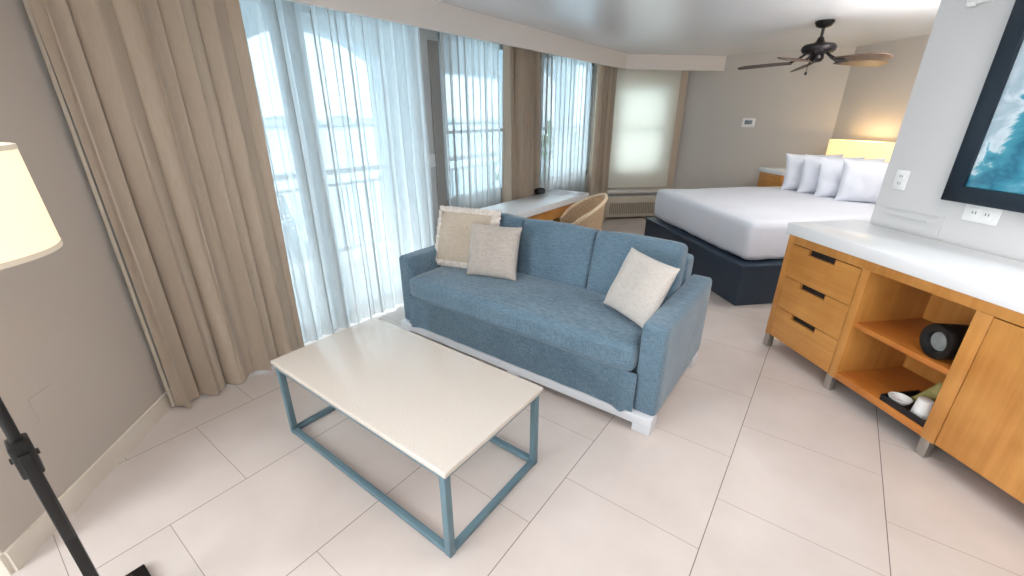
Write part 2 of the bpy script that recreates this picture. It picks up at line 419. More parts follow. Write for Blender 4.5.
def sheet(bm, rows, thick):
    """grid of points -> surface; with thick, a closed two-sided sheet"""
    nk, ni = len(rows) - 1, len(rows[0]) - 1
    V = [[bm.verts.new(p) for p in r] for r in rows]
    for k in range(nk):
        for i in range(ni): bm.faces.new((V[k][i], V[k][i + 1], V[k + 1][i + 1], V[k + 1][i]))
    if not thick: return
    U = []
    for k in range(nk + 1):
        r = []
        for i in range(ni + 1):
            a = Vector(rows[k][min(i + 1, ni)]) - Vector(rows[k][max(i - 1, 0)]); b = Vector(rows[min(k + 1, nk)][i]) - Vector(rows[max(k - 1, 0)][i])
            r.append(bm.verts.new(Vector(rows[k][i]) - a.cross(b).normalized() * thick))
        U.append(r)
    for k in range(nk):
        for i in range(ni): bm.faces.new((U[k][i], U[k + 1][i], U[k + 1][i + 1], U[k][i + 1]))
    for i in range(ni):
        bm.faces.new((V[0][i], U[0][i], U[0][i + 1], V[0][i + 1])); bm.faces.new((V[nk][i], V[nk][i + 1], U[nk][i + 1], U[nk][i]))
    for k in range(nk):
        bm.faces.new((V[k][0], V[k + 1][0], U[k + 1][0], U[k][0])); bm.faces.new((V[k][ni], U[k][ni], U[k + 1][ni], V[k + 1][ni]))
def copy_tree(o, parent=None):
    c = o.copy(); COL.objects.link(c)
    if parent: c.parent = parent
    for ch in list(o.children): copy_tree(ch, c)
    return c
def wall_between(name, p, q, z0, z1, mat, th=.12, side=1):
    """wall whose room face runs p->q; thickness goes to the side"""
    p = Vector(p[:2]); q = Vector(q[:2]); d = (q - p).normalized(); nn = Vector((-d.y, d.x)) * th * side
    return structure(obj(name, prism([p, q, q + nn, p + nn], z0, z1), mat, smooth=0))
def base_between(name, p, q, h=.1, th=.014, side=1, mat='base'):
    p = Vector(p[:2]); q = Vector(q[:2]); d = (q - p).normalized(); nn = Vector((-d.y, d.x)) * th * side
    bm = prism([p, q, q + nn, p + nn], 0.0, h)
    return structure(obj(name, bm, mat, smooth=0))

# ------------------------------------------------------------------ room shell
HC = 2.41
A0 = (-2.16, -.25); A1 = (-3.1, .69)
W0 = A1; W1 = (-3.1, 6.55); C1 = (-2.15, 7.5); C2 = (-.14, 7.5)
H1 = st(-2.3, 5.205)[:2]; K1 = st(-2.3, 2.95)[:2]; K0 = st(-2.44, 2.95)[:2]; K2 = st(-2.44, 2.815)[:2]
Q1 = st(2.5, 2.815)[:2]; Q2 = st(2.5, -2.8)[:2]; Q3 = st(-1.35, -2.8)[:2]
outline = [A0, A1, W1, C1, C2, H1, K1, K0, K2, Q1, Q2, Q3]
ext_out = [st(-1.5, -2.95)[:2], st(-1.5, -1.85)[:2], (-3.22, .64), (-3.22, 6.6), (-2.2, 7.62), (-.09, 7.62), st(-2.2, 5.33)[:2], st(-2.2, 2.9)[:2], st(2.62, 2.9)[:2], st(2.62, -2.95)[:2]]
structure(obj('floor', prism(ext_out, -.15, 0), 'floor', smooth=0))
structure(obj('ceiling', prism(ext_out, HC, HC + .15), 'ceil', smooth=0))
wall_between('wall_left', A0, A1, 0, HC, 'wall_warm', side=1)
wall_between('wall_left_return', A0, Q3, 0, HC, 'wall_warm', side=-1)
wall_between('wall_back', C1, C2, 0, HC, 'wall_back', side=1)
wall_between('wall_bedside', C2, H1, 0, HC, 'wall_back', side=1)
wall_between('wall_bedroom_right', H1, K1, 0, HC, 'wall', side=1)
structure(obj('wall_right', prism([K2, K0, st(2.5, 2.95)[:2], Q1], 0, HC), 'wall', smooth=0))
wall_between('wall_kitchen_right', Q1, Q2, 0, HC, 'wall', side=1)
wall_between('wall_behind', Q2, Q3, 0, HC, 'wall', side=1)

# window wall with three openings (X from -3.22 to -3.1)
def wall_open(name, boxes, mat):
    bm = bmesh.new()
    for b in boxes: box(bm, *b)
    return structure(obj(name, bm, mat, smooth=0))
XI, XO = -3.1, -3.22
OP = [(.95, 2.80, 0.0, 2.3), (3.08, 4.12, .76, 2.3), (4.80, 6.18, .76, 2.3)]
bx = []; y = .64
for (a, b, z0, z1) in OP:
    bx.append((XO, XI, y, a, 0, HC)); bx.append((XO, XI, a, b, z1, HC))
    if z0 > 0: bx.append((XO, XI, a, b, 0, z0))
    y = b
bx.append((XO, XI, y, 6.56, 0, HC))
wall_open('wall_window', bx, 'wall')

def window(name, a, b, z0, z1, mull, fw=.055, rail=None):
    bm = bmesh.new(); x0, x1 = XO + .02, XI - .01
    box(bm, x0, x1, a, a + fw, z0, z1, .004); box(bm, x0, x1, b - fw, b, z0, z1, .004)
    box(bm, x0, x1, a, b, z1 - fw, z1, .004); box(bm, x0, x1, a, b, z0, z0 + fw, .004)
    for m in mull: box(bm, x0 + .01, x1 - .01, m - .035, m + .035, z0, z1, .004)
    if rail: box(bm, x0 + .01, x1 - .01, a, b, rail - .015, rail + .015, .004)
    w = structure(obj(name, bm, 'frame_blue', smooth=0))
    g = obj('glass_pane', B(-3.165, -3.160, a + .03, b - .03, z0 + .03, z1 - .03), 'glass', w, smooth=0)
    g['kind'] = 'structure'
    return w
window('window_1', *OP[0], mull=[1.665, 1.775])
window('window_2', *OP[1], mull=[], rail=1.45)
window('window_3', *OP[2], mull=[], rail=1.45)
# dark-blue grey door jamb strip on the pier between the first and the second window
structure(obj('trim_1', B(-3.1, -3.075, 2.95, 3.06, 0, HC - .2, .003), plain('jamb_paint', (158, 152, 146), .5, var=.02), smooth=0))

# angled window wall (diagonal s = -6.824), local frame: x along t, y = out
wa = thing('wall_angled', '', 'wall'); del wa['label']; del wa['category']
COL.objects.unlink(wa); bpy.data.objects.remove(wa)
WS = -6.824
def bst(bm, s0, s1, t0, t1, z0, z1, bev=0):
    box(bm, s0, s1, t0, t1, z0, z1, bev); return bm
bm = bmesh.new()
T0, T1 = 2.44, 3.785
O4 = (2.66, 3.48, .76, 2.02)
bst(bm, WS - .12, WS, T0 - .05, O4[0], 0, HC); bst(bm, WS - .12, WS, O4[1], T1 + .05, 0, HC)
bst(bm, WS - .12, WS, O4[0], O4[1], 0, O4[2]); bst(bm, WS - .12, WS, O4[0], O4[1], O4[3], HC)
structure(obj('wall_angled', bm, 'wall', smooth=0, rotz=DIAG))
bm = bmesh.new(); f = .05
bst(bm, WS - .09, WS - .03, O4[0], O4[0] + f, O4[2], O4[3]); bst(bm, WS - .09, WS - .03, O4[1] - f, O4[1], O4[2], O4[3])
bst(bm, WS - .09, WS - .03, O4[0], O4[1], O4[2], O4[2] + f); bst(bm, WS - .09, WS - .03, O4[0], O4[1], O4[3] - f, O4[3])
bst(bm, WS - .085, WS - .04, O4[0], O4[1], 1.40, 1.46)
w4 = structure(obj('window_4', bm, 'frame_blue', smooth=0, rotz=DIAG))
g = obj('glass_pane', bst(bmesh.new(), WS - .066, WS - .060, O4[0] + .03, O4[1] - .03, O4[2] + .03, O4[3] - .03), 'glass', w4, smooth=0); g['kind'] = 'structure'
structure(obj('window_4_sill', bst(bmesh.new(), WS, WS + .11, 2.55, 3.66, .415, .455, .006), 'trim', smooth=0, rotz=DIAG))
structure(obj('trim_2', bst(bmesh.new(), WS, WS + .05, 3.62, 3.75, 0, 2.3, .005), 'casing', smooth=0, rotz=DIAG))

# soffit box over the windows, running round the corner
SX = -2.73; SB = 2.215
sd = -6.47  # room face of the angled piece (s)
bend = (SX, SX - sd * math.sqrt(2)); bend = (SX, SX + 9.15)
e1 = (7.5 - 9.15, 7.5)
wl_y = -2.39 - SX  # where the soffit meets the left wall
th = .03
face = [(SX, wl_y), bend, e1, (e1[0] - .04, 7.5), (SX - th, bend[1] + .012), (SX - th, wl_y + .03)]
bm = prism(face, SB, HC)
# lid that closes the pocket above the curtains
lid = prism([(SX - th, wl_y + .03), (SX - th, bend[1] + .012), (e1[0] - .04, 7.5), (-2.15, 7.5), (-3.1, 6.55), (-3.1, .71)], HC - .03, HC)
me_ = bpy.data.meshes.new('tmp'); lid.to_mesh(me_); bm.from_mesh(me_); lid.free(); bpy.data.meshes.remove(me_)
structure(obj('soffit', bm, 'soffit', smooth=0))

# baseboards
base_between('baseboard_left', A0, A1, side=-1)
base_between('baseboard_left_return', A0, Q3, side=1)
base_between('baseboard_back', C1, C2, side=-1, mat='trim')
base_between('baseboard_bedside', C2, H1, side=-1, mat='trim')
base_between('baseboard_right', K2, Q1, side=-1, mat='trim')
structure(obj('baseboard_angled', bst(bmesh.new(), WS, WS + .014, T0, T1, 0, .1), 'trim', smooth=0, rotz=DIAG))

# ------------------------------------------------------------------ outside
structure(obj('balcony_floor', B(-4.95, -3.22, -.6, 9.9, -.2, -.03), 'ext_floor', smooth=0))
structure(obj('balcony_ceiling', B(-4.95, -3.22, -.6, 8.4, 2.62, 2.75), 'ext_white', smooth=0))
def arch_wall():
    bm = bmesh.new()
    ops = [(-.3, 1.3), (2.03, 3.63), (4.55, 6.3), (6.6, 8.1)]
    y = -.6; zs, zt = 2.19, 2.43
    for a, b in ops:
        box(bm, -4.9, -4.6, y, a, -.2, 2.62)
        n = 20; c = (a + b) / 2; hw = (b - a) / 2
        if b - a < 1.65 and y > 1:
            top = lambda v: zs + (zt - zs) * (1 - ((v - c) / hw) ** 2)
        else: top = lambda v: 2.16
        L = [[bm.verts.new((x, a + (b - a) * i / n, zz)) for i in range(n + 1) for zz in (top(a + (b - a) * i / n), 2.62)] for x in (-4.9, -4.6)]
        for i in range(n):
            for q in (0, 1):
                A = L[q]; bm.faces.new((A[2 * i], A[2 * i + 1], A[2 * i + 3], A[2 * i + 2]))
            bm.faces.new((L[0][2 * i], L[0][2 * i + 2], L[1][2 * i + 2], L[1][2 * i]))
        y = b
    box(bm, -4.9, -4.6, y, 8.4, -.2, 2.62)
    return bm
structure(obj('balcony_arch_wall', arch_wall(), 'ext_white', smooth=0))
rl = thing('balcony_railing', 'white metal balcony railing with thin balusters outside the sliding door', 'railing', (-4.52, 0, 0))
bm = bmesh.new(); box(bm, -.03, .03, -.55, 9.85, .99, 1.05, .006); obj('top_rail', bm, 'rail', rl)
obj('middle_rail', B(-.015, .015, -.55, 9.85, .86, .89), 'rail', rl, smooth=0)
obj('bottom_rail', B(-.02, .02, -.55, 9.85, .1, .14), 'rail', rl, smooth=0)
bm = bmesh.new(); yy = -.5
while yy < 9.8:
    box(bm, -.009, .009, yy - .009, yy + .009, .13, .87); yy += .125
bl = obj('balusters', bm, 'rail', rl, smooth=0); bl['kind'] = 'stuff'
for yv in (1.9, 3.75, 6.8): obj('post', B(-.025, .025, yv - .025, yv + .025, -.03, 1.0), 'rail', rl, smooth=0)

pc = thing('patio_chair', 'pale woven patio chair outside behind the sheer curtain', 'chair', (-3.98, 1.93, -.03), math.radians(15))
def wv(bm, w, h, x0, z0, ny=9, nz=11, tilt=.12):
    for i in range(ny):
        y = -w / 2 + w * i / (ny - 1); tube(bm, [(x0, y, z0), (x0 - tilt, y, z0 + h)], .008, 5)
    for k in range(nz):
        q = k / (nz - 1); tube(bm, [(x0 - tilt * q, -w / 2, z0 + h * q), (x0 - tilt * q, w / 2, z0 + h * q)], .012, 5)
bm = bmesh.new(); wv(bm, .42, .42, -.2, .48); obj('backrest', bm, 'rail', pc)
obj('seat', rbox(.44, .44, .04, .018, 4, fn=lambda p: p + Vector((0, 0, .44))), 'rail', pc)
for sx in (-1, 1):
    for sy in (-1, 1):
        obj('leg', tube(bmesh.new(), [(sx * .19, sy * .19, .43), (sx * .22, sy * .21, 0)], .014, 8), 'rail', pc)
    obj('armrest', tube(bmesh.new(), [(-.24, sx * .22, .66), (.18, sx * .23, .66), (.21, sx * .22, .42)], .016, 8), 'rail', pc)

structure(obj('sea', prism([(-2600, -2600), (-8, -2600), (-8, 2600), (-2600, 2600)], -13, -12), 'sea', smooth=0))
bm = bmesh.new(); pts = []
rnd = random.Random(3)
for i in range(60):
    pts.append((-520 - rnd.uniform(0, 15), -500 + i * 22))
pts2 = [(-640, p[1]) for p in pts][::-1]
structure(obj('far_shore', prism(pts + pts2, -11.95, -9.5), 'land', smooth=0))
for i, (yv, ww, hh, gap) in enumerate([(150, 26, 7, 'low'), (190, 16, 9, ''), (226, 34, 6, ''), (268, 20, 8, ''), (300, 40, 5, ''), (352, 24, 9, ''), (395, 30, 6, '')]):
    lab = ['low white house, first on the far shore beyond the arch', 'small tall white house second along the far shore',
           'wide white block third along the far shore', 'white cube house fourth along the far shore', 'long low white building on the far shore',
           'tall white building past the long low one on the far shore', 'last white house along the far shore'][i]
    h = thing('shore_house', lab, 'building', (-545, yv, -9.5), 0, 'houses on the far shore')
    obj('wall', B(-8, 8, -ww / 2, ww / 2, 0, hh), 'bldg', h, smooth=0)
    bm = bmesh.new()
    a = [bm.verts.new(p) for p in ((-9, -ww / 2 - 1, hh), (9, -ww / 2 - 1, hh), (9, ww / 2 + 1, hh), (-9, ww / 2 + 1, hh), (0, -ww / 3, hh + 2.5), (0, ww / 3, hh + 2.5))]
    for q in ((0, 1, 4), (1, 2, 5, 4), (2, 3, 5), (3, 0, 4, 5), (0, 3, 2, 1)): bm.faces.new([a[k] for k in q])
    obj('roof', bm, 'land', h, smooth=0)
# garden trees seen through the far sheer
def tree(x, y, zb, h, r, label, seed):
    rn = random.Random(seed)
    t = thing('garden_tree', label, 'tree', (x, y, zb), 0)
    obj('trunk', tube(bmesh.new(), [(0, 0, 0), (.2, .1, h * .5), (0, 0, h)], .2, 8, rr=[.28, .2, .1]), 'trunk', t)
    bm = bmesh.new()
    for k in range(380):
        v = Vector((rn.gauss(0, 1), rn.gauss(0, 1), rn.gauss(0, 1))).normalized() * r * rn.uniform(.55, 1)
        c = Vector((v.x, v.y, h + v.z * .8)); s = rn.uniform(.18, .34)
        a = Vector((rn.uniform(-1, 1), rn.uniform(-1, 1), rn.uniform(-1, 1))).normalized(); b_ = a.orthogonal().normalized()
        q = [bm.verts.new(c + a * s), bm.verts.new(c + b_ * s * .6), bm.verts.new(c - a * s), bm.verts.new(c - b_ * s * .6)]
        bm.faces.new(q)
    obj('foliage', bm, 'leaf', t, smooth=0)
tree(-12, 19, -12, 11.3, 2.6, 'leafy green tree outside beyond the third window', 1)
#tree(-16, 17.5, -12, 10.2, 2.4, 'lower green tree outside further off past the railing', 2)

# ------------------------------------------------------------------ curtains
def curtain(name, label, y0, y1, x, z0, folds, amp, mat, seed, thick=.003, top=None, group=None, heading=True, nz=14, per=10, flare=.3):
    t = thing(name, label, 'curtain', (x, (y0 + y1) / 2, z0), 0, group)
    ym = (y0 + y1) / 2
    ty0, ty1 = (top or (y0, y1))
    bm = cloth(y0 - ym, y1 - ym, 0, 0, 2.36 - z0, folds, amp, thick, seed, nz=nz, per=per, top_y0=ty0 - ym, top_y1=ty1 - ym, flare=flare)
    obj('curtain_panel', bm, mat, t, smooth=60)
    obj('curtain_track', B(-.018, .018, ty0 - ym, ty1 - ym, 2.352 - z0, 2.375 - z0), 'trim', t, smooth=0)
    return t
c1 = curtain('drape', 'wide taupe floor length drape gathered at the sliding door beside the left wall', .475, 1.27, -2.79, .015, 5, .05, 'drape', 11, top=(.46, 1.28), nz=24, per=26, flare=.35)
# pale lining returned at the wall edge
bm = bmesh.new()
box(bm, -.004, .004, -.02, .02, .0, 2.33)
ln = obj('lining_edge', prism([(-.035, -.418), (-.012, -.418), (-.012, -.405), (-.035, -.405)], 0.01, 2.33), 'lining', c1, smooth=0)
bm.free()
curtain('sheer_curtain', 'long white sheer curtain covering the sliding door', 1.14, 2.70, -2.90, .02, 13, .03, 'sheer', 21, thick=0, per=12, nz=8)
curtain('sheer_curtain', 'white sheer curtain at the left window behind the desk', 2.93, 3.80, -2.95, .04, 9, .022, 'sheer', 22, thick=0, per=10, nz=8)
curtain('drape', 'taupe drape hanging between the two windows behind the desk', 3.70, 4.36, -2.85, .03, 6, .065, 'drape', 12, nz=8)
curtain('sheer_curtain', 'white sheer curtain at the window behind the wicker chair', 4.40, 5.82, -2.95, .04, 13, .022, 'sheer', 23, thick=0, per=10, nz=8)
curtain('drape', 'taupe drape hanging in the corner beside the roller blind', 5.78, 6.36, -2.85, .03, 5, .065, 'drape', 13, nz=8)

rb = thing('roller_blind', 'cream roller blind pulled down over the bedroom window', 'blind', (0, 0, 0), DIAG)
obj('blind_fabric', bst(bmesh.new(), WS + .090, WS + .092, 2.58, 3.61, .50, 2.33), 'blind', rb, smooth=0)
obj('hem_bar', bst(bmesh.new(), WS + .082, WS + .100, 2.58, 3.61, .485, .51, .004), 'casing', rb)
obj('roller_tube', tube(bmesh.new(), [(WS + .09, 2.57, 2.33), (WS + .09, 3.61, 2.33)], .022, 12), 'casing', rb)

ac = thing('air_conditioner', 'low beige wall air conditioner with slotted front below the roller blind', 'air conditioner', (0, 0, 0), DIAG)
obj('casing', bst(bmesh.new(), WS + .015, WS + .17, 2.56, 3.60, .03, .36, .012), 'ac', ac)
bm = bmesh.new()
for i in range(30):
    tt = 2.62 + i * .032
    bst(bm, WS + .165, WS + .178, tt, tt + .018, .09, .27)
obj('grille', bm, 'ac_slot', ac, smooth=0)
obj('top_vent', bst(bmesh.new(), WS + .03, WS + .15, 2.62, 3.54, .358, .366, .002), 'trim', ac, smooth=0)

# ------------------------------------------------------------------ coffee table
ct = thing('coffee_table', 'low coffee table with speckled beige stone top and blue grey metal frame', 'table', (-1.47, 1.077, 0))
hw, hd = .619, .318
bm = B(-hw, hw, -hd, hd, .425, .45, .005, 3)
obj('tabletop', bm, 'tabletop', ct)
fr = .030; x, y_ = hw - .016, hd - .010
bm = bmesh.new()
g_ = .0012
for a, b, c, d in ((-x + fr - g_, x - fr + g_, -y_ + g_, -y_ + fr - g_), (-x + fr - g_, x - fr + g_, y_ - fr + g_, y_ - g_), (-x + g_, -x + fr - g_, -y_ + fr - g_, y_ - fr + g_), (x - fr + g_, x - g_, -y_ + fr - g_, y_ - fr + g_)): box(bm, a, b, c, d, .398, .424, .002)
obj('top_frame', bm, 'tableleg', ct)
bm = bmesh.new()
g_ = .0012
for a, b, c, d in ((-x + fr - g_, x - fr + g_, -y_ + g_, -y_ + fr - g_), (-x + fr - g_, x - fr + g_, y_ - fr + g_, y_ - g_), (-x + g_, -x + fr - g_, -y_ + fr - g_, y_ - fr + g_), (x - fr + g_, x - g_, -y_ + fr - g_, y_ - fr + g_)): box(bm, a, b, c, d, .003, .029, .002)
obj('floor_frame', bm, 'tableleg', ct)
for sx in (-1, 1):
    for sy in (-1, 1):
        a, b = sorted((sx * x, sx * (x - fr))); c, d = sorted((sy * y_, sy * (y_ - fr)))
        obj('leg', B(a, b, c, d, .0, .4245, .002), 'tableleg', ct)

# ------------------------------------------------------------------ sofa (X -2.50..-0.48, Y 1.93..2.88)
sf = thing('sofa', 'blue linen sofa with white base behind the coffee table', 'sofa', (-1.49, 1.93, 0))
HW = 1.01; AW = .135; D = .93; AH = .63
def wrinkle(k, amp, off):
    def f(p):
        n_ = noise.noise(Vector((p.x * k + off, p.y * k, p.z * k)))
        return p + Vector((0, 0, amp * n_))
    return f
for sx in (-1, 1):
    bm = rbox(AW, D, AH - .09, .028, 14)
    bmesh.ops.translate(bm, verts=bm.verts, vec=(sx * (HW - AW / 2), D / 2, .09 + (AH - .09) / 2))
    obj('armrest', bm, 'sofa', sf, smooth=60)
bm = rbox(2 * (HW - AW) + .01, .18, .69, .04, 12)
Rb = Matrix.Translation((0, D - .13, .09 + .345)) @ Matrix.Rotation(math.radians(-5), 4, 'X')
bmesh.ops.transform(bm, matrix=Rb, verts=bm.verts)
obj('back_frame', bm, 'sofa', sf, smooth=60)
obj('seat_deck', B(-HW + AW - .005, HW - AW + .005, .06, D - .1, .11, .34, .01), 'sofa', sf)
# skirt with pleats at both ends
nx = 260; rows = []
lim = HW - AW + .018
for k in range(7):
    f = k / 6; z = .110 + .230 * f; row = []
    for i in range(nx + 1):
        xx = -lim + 2 * lim * i / nx
        yv = -.016 - .012 * (1 - f) + .006 * noise.noise(Vector((xx * 9, f * 1.5, 2.2))) * (1 - f * .6)
        for e in (-1, 1):
            d_ = (xx * e - (lim - .05))
            yv += -.035 * (1 - f) * (math.exp(-(d_ / .05) ** 2) if d_ < 0 else max(0, 1 - d_ / .012))
        row.append((xx, yv, z))
    rows.append(row)
bm = bmesh.new(); sheet(bm, rows, -.006)
obj('skirt', bm, 'sofa', sf, smooth=60)
# one long seat cushion
sw = 2 * (HW - AW) - .006
bm = rbox(sw, .66, .165, .045, 22, crown=.02, fn=lambda p: p + Vector((0, -.012 * (1 - (p.x / .9) ** 2) if p.y < 0 else 0, .007 * noise.noise(Vector((p.x * 3.5, p.y * 5, 0))))))
bmesh.ops.translate(bm, verts=bm.verts, vec=(0, -.042 + .33, .335 + .0825))
obj('seat_cushion', bm, 'sofa', sf, smooth=60)
# three back cushions leaning on the frame
cw = [(-.872, -.298), (-.286, .294), (.306, .868)]
for i, (a, b) in enumerate(cw):
    w = b - a
    bm = rbox(w, .17, .43, .034, 16, crown_all=.022, fn=lambda p, i=i: p + Vector((0, .008 * noise.noise(Vector((p.x * 5, p.z * 5, i * 4))), .004 * noise.noise(Vector((p.x * 8, i, 0))))))
    mt = Matrix.Translation(((a + b) / 2, .50, .485)) @ Matrix.Rotation(math.radians(-14), 4, 'X') @ Matrix.Translation((0, .085, .215))
    bmesh.ops.transform(bm, matrix=mt, verts=bm.verts)
    obj('back_cushion', bm, 'sofa', sf, smooth=60)
bm = bmesh.new()
box(bm, -HW + .004, HW - .004, -.040, .045, .050, .106, .004)
box(bm, -HW + .02, -HW + .06, .03, D - .03, .055, .108, .004); box(bm, HW - .06, HW - .02, .03, D - .03, .055, .108, .004)
box(bm, -HW + .02, HW - .02, D - .06, D - .02, .055, .108, .004)
obj('base_rail', bm, 'sofawhite', sf)
for (fx, fy) in ((-HW + .056, .04), (.09, .035), (HW - .056, .04), (-HW + .056, D - .05), (HW - .056, D - .05)):
    obj('foot', B(fx - .05, fx + .05, fy - .078 + (.012 if fx == .09 else 0), fy + .035, 0, .07 if fx != .09 else .056, .004), 'sofawhite', sf)

# scatter cushions
def cushion(label, x, y, z, w, h, d, rz, lean, roll, mat, seed, lace=False):
    t = thing('scatter_cushion', label, 'cushion', (x, y, z), 0)
    t.rotation_euler = (math.radians(-lean), math.radians(roll), math.radians(rz))
    obj('cushion_cover', pillow(w, h, d, seed=seed, n=26, pw=3.0, pinch=.025, ear=.03), mat, t, smooth=70)
    if lace:
        bm = bmesh.new(); segs = 320; rings = []
        W_, H_ = w / 2, h / 2
        for k in range(segs):
            u = k / segs * 4; s_ = int(u); q = u - s_
            e = [(-1 + 2 * q, -1), (1, -1 + 2 * q), (1 - 2 * q, 1), (-1, 1 - 2 * q)][s_]
            nr = [(0, -1), (1, 0), (0, 1), (-1, 0)][s_]
            wob = .006 * math.sin(k * 1.1)
            tw = .010 * math.sin(k * .55)
            inn, out = .05, .006 + wob * .5
            bx_, bz_ = e[0] * W_, e[1] * H_
            px, pz = bx_ - (.97) * 0, bz_ + h / 2
            ring = []
            sc_i = 1 - inn / W_; sc_o = 1 + out / W_
            for (sc, yy) in ((sc_i, -.046 - tw * .3), ((sc_i + sc_o) / 2, -.040 + tw * .8), (sc_o, tw * .5), ((sc_i + sc_o) / 2, .012 + tw)):
                ring.append(bm.verts.new((e[0] * W_ * sc, yy, e[1] * H_ * sc + h / 2)))
            rings.append(ring)
        for k in range(segs):
            A, C = rings[k], rings[(k + 1) % segs]
            for j in range(4): bm.faces.new((A[j], A[(j + 1) % 4], C[(j + 1) % 4], C[j]))
        obj('lace_trim', bm, 'lace', t, smooth=70)
    return t
cushion('large beige cushion with ivory lace trim in the corner of the sofa', -2.16, 2.27, .505, .52, .46, .13, 14, 20, 0, 'cushbeige', 1, True)
cushion('small square greyish taupe cushion standing before the lace trimmed one', -1.825, 2.21, .522, .385, .37, .12, 15, 17, 0, 'cush', 2)
cushion('ivory cushion resting tilted against the arm nearest the bed', -.80, 2.17, .525, .37, .37, .12, -27, 26, 3, 'cushivory', 3)

# ------------------------------------------------------------------ sideboard, local: x = s, y = t
def sl(s, t, z=0): return st(s, t, z)
sb = thing('sideboard', 'long honey wood sideboard with white stone top against the picture wall', 'sideboard', sl(-.02, -.012), DIAG)
TF, TB = 2.305, 2.79; SL, SR = -2.49, -.10
Z0, Z1 = .10, .855
obj('countertop', B(SL - .02, SR + .02, TF - .015, 2.812, Z1, .93, .004), 'slab', sb)
bm = bmesh.new()
box(bm, SL, SL + .045, TF, TB, Z0, Z1, .002)
box(bm, SL + .045, SR, TF, TF + .022, .80, Z1, .002)          # top rail
box(bm, -1.925, -1.875, TF, TB, Z0, .80, .002); box(bm, -1.365, -1.30, TF, TB, Z0, .80, .002)
box(bm, SR - .04, SR, TF, TB, Z0, .80, .002)
box(bm, SL + .045, SR - .04, TF + .02, TB, Z0, .118); box(bm, SL + .045, SR - .04, TB - .015, TB, .118, .84)
box(bm, SL + .045, SR - .04, TF + .022, TB - .015, .835, Z1)
box(bm, SL + .045, -1.925, TF + .024, TF + .034, .118, .80)
obj('carcass', bm, 'wood', sb)
def bottomnotch(x0, x1, z0, z1, n0, n1, nz, th=.02):
    """front panel with a rectangular hand notch cut in its top edge"""
    bm = bmesh.new(); ya, yb = TF + .001, TF + .001 + th
    xs = [x0, n0, n1, x1]; zs = [z0, z1 - nz, z1]
    V = {(i, k, y): bm.verts.new((xs[i], y, zs[k])) for i in range(4) for k in range(3) for y in (ya, yb) if not (k == 2 and False)}
    cells = [(0, 0), (1, 0), (2, 0), (0, 1), (2, 1)]
    for (i, k) in cells:
        for y in (ya, yb):
            q = [V[i, k, y], V[i + 1, k, y], V[i + 1, k + 1, y], V[i, k + 1, y]]
            bm.faces.new(q if y == ya else q[::-1])
    loop = [(0, 0), (1, 0), (2, 0), (3, 0), (3, 1), (3, 2), (2, 2), (2, 1), (1, 1), (1, 2), (0, 2), (0, 1)]
    for a, b_ in zip(loop, loop[1:] + loop[:1]):
        bm.faces.new((V[a[0], a[1], ya], V[a[0], a[1], yb], V[b_[0], b_[1], yb], V[b_[0], b_[1], ya]))
    return bm
for i, (a, b) in enumerate(((.566, .794), (.336, .562), (.106, .332))):
    d = obj('drawer', bottomnotch(-2.441, -1.929, a, b, -2.30, -2.10, .036), 'wood_h', sb, smooth=0)
    obj('notch_shade', B(-2.30, -2.10, TF + .0215, TF + .0235, b - .038, b - .001), 'dark', d, smooth=0)  # dark plate painted as the shade behind the notch
d = obj('door', bottomnotch(-1.296, -.72, .106, .794, -1.17, -.97, .036), 'wood', sb, smooth=0)
obj('notch_shade', B(-1.17, -.97, TF + .0215, TF + .0235, .756, .793), 'dark', d, smooth=0)
d = obj('door', bottomnotch(-.716, -.142, .106, .794, -.46, -.26, .036), 'wood', sb, smooth=0)
obj('notch_shade', B(-.46, -.26, TF + .0215, TF + .0235, .756, .793), 'dark', d, smooth=0)
obj('shelf', B(-1.875, -1.365, TF + .012, TB - .015, .452, .482, .003), 'wood_shaded', sb)
obj('niche_floor', B(-1.875, -1.365, TF + .002, TB - .015, .10, .145, .003), 'wood_shaded', sb)
for s_ in (SL + .036, -1.90, -1.325, -.7, SR - .03):
    obj('foot', B(s_ - .034, s_ + .010, TF + .002, TF + .046, 0, .105, .003), 'steel', sb)
for s_ in (SL + .028, SR - .03): obj('foot', B(s_ - .022, s_ + .022, TB - .06, TB - .015, 0, .105, .003), 'steel', sb)

# things in the niche
dr = thing('ice_bucket', 'round black container lying on its side on the sideboard shelf', 'container', sl(-1.492, 2.395, .572), DIAG + math.radians(-12))
rot = Matrix.Rotation(math.radians(90), 4, 'X')
bm = lathe(bmesh.new(), [(0, -.085), (.075, -.085), (.087, -.072), (.090, .03), (.090, .055), (.085, .068), (.070, .07), (.054, .062), (.047, .04)], 40)
bmesh.ops.transform(bm, matrix=rot, verts=bm.verts); obj('container_body', bm, 'black', dr)
bm = lathe(bmesh.new(), [(0, .046), (.047, .046), (.047, .040), (0, .040)], 40)
bmesh.ops.transform(bm, matrix=rot, verts=bm.verts); obj('lid_window', bm, plain('lid_reflections', (128, 132, 130), .1, var=.35, scale=14), dr)  # mottled grey stands in for room reflections in the glass
tr = thing('tray', 'black rectangular tray on the lower sideboard shelf', 'tray', sl(-1.50, 2.402, .1455), DIAG)
bm = bmesh.new()
box(bm, -.125, .125, -.10, .14, 0, .006); box(bm, -.125, .125, -.10, -.092, .004, .035); box(bm, -.125, .125, .132, .14, .004, .035)
box(bm, -.125, -.117, -.1, .14, .004, .035); box(bm, .117, .125, -.1, .14, .004, .035)
obj('tray_body', bm, 'tray', tr, smooth=0)
cu = tag(obj('paper_cup', lathe(bmesh.new(), [(.0, .095), (.028, .095), (.031, .093), (.039, .004), (.041, 0), (.037, 0), (.029, .088), (0, .089)], 28), 'cup', loc=sl(-1.47, 2.375, .152)), 'white paper cup standing upside down in the black tray', 'cup')
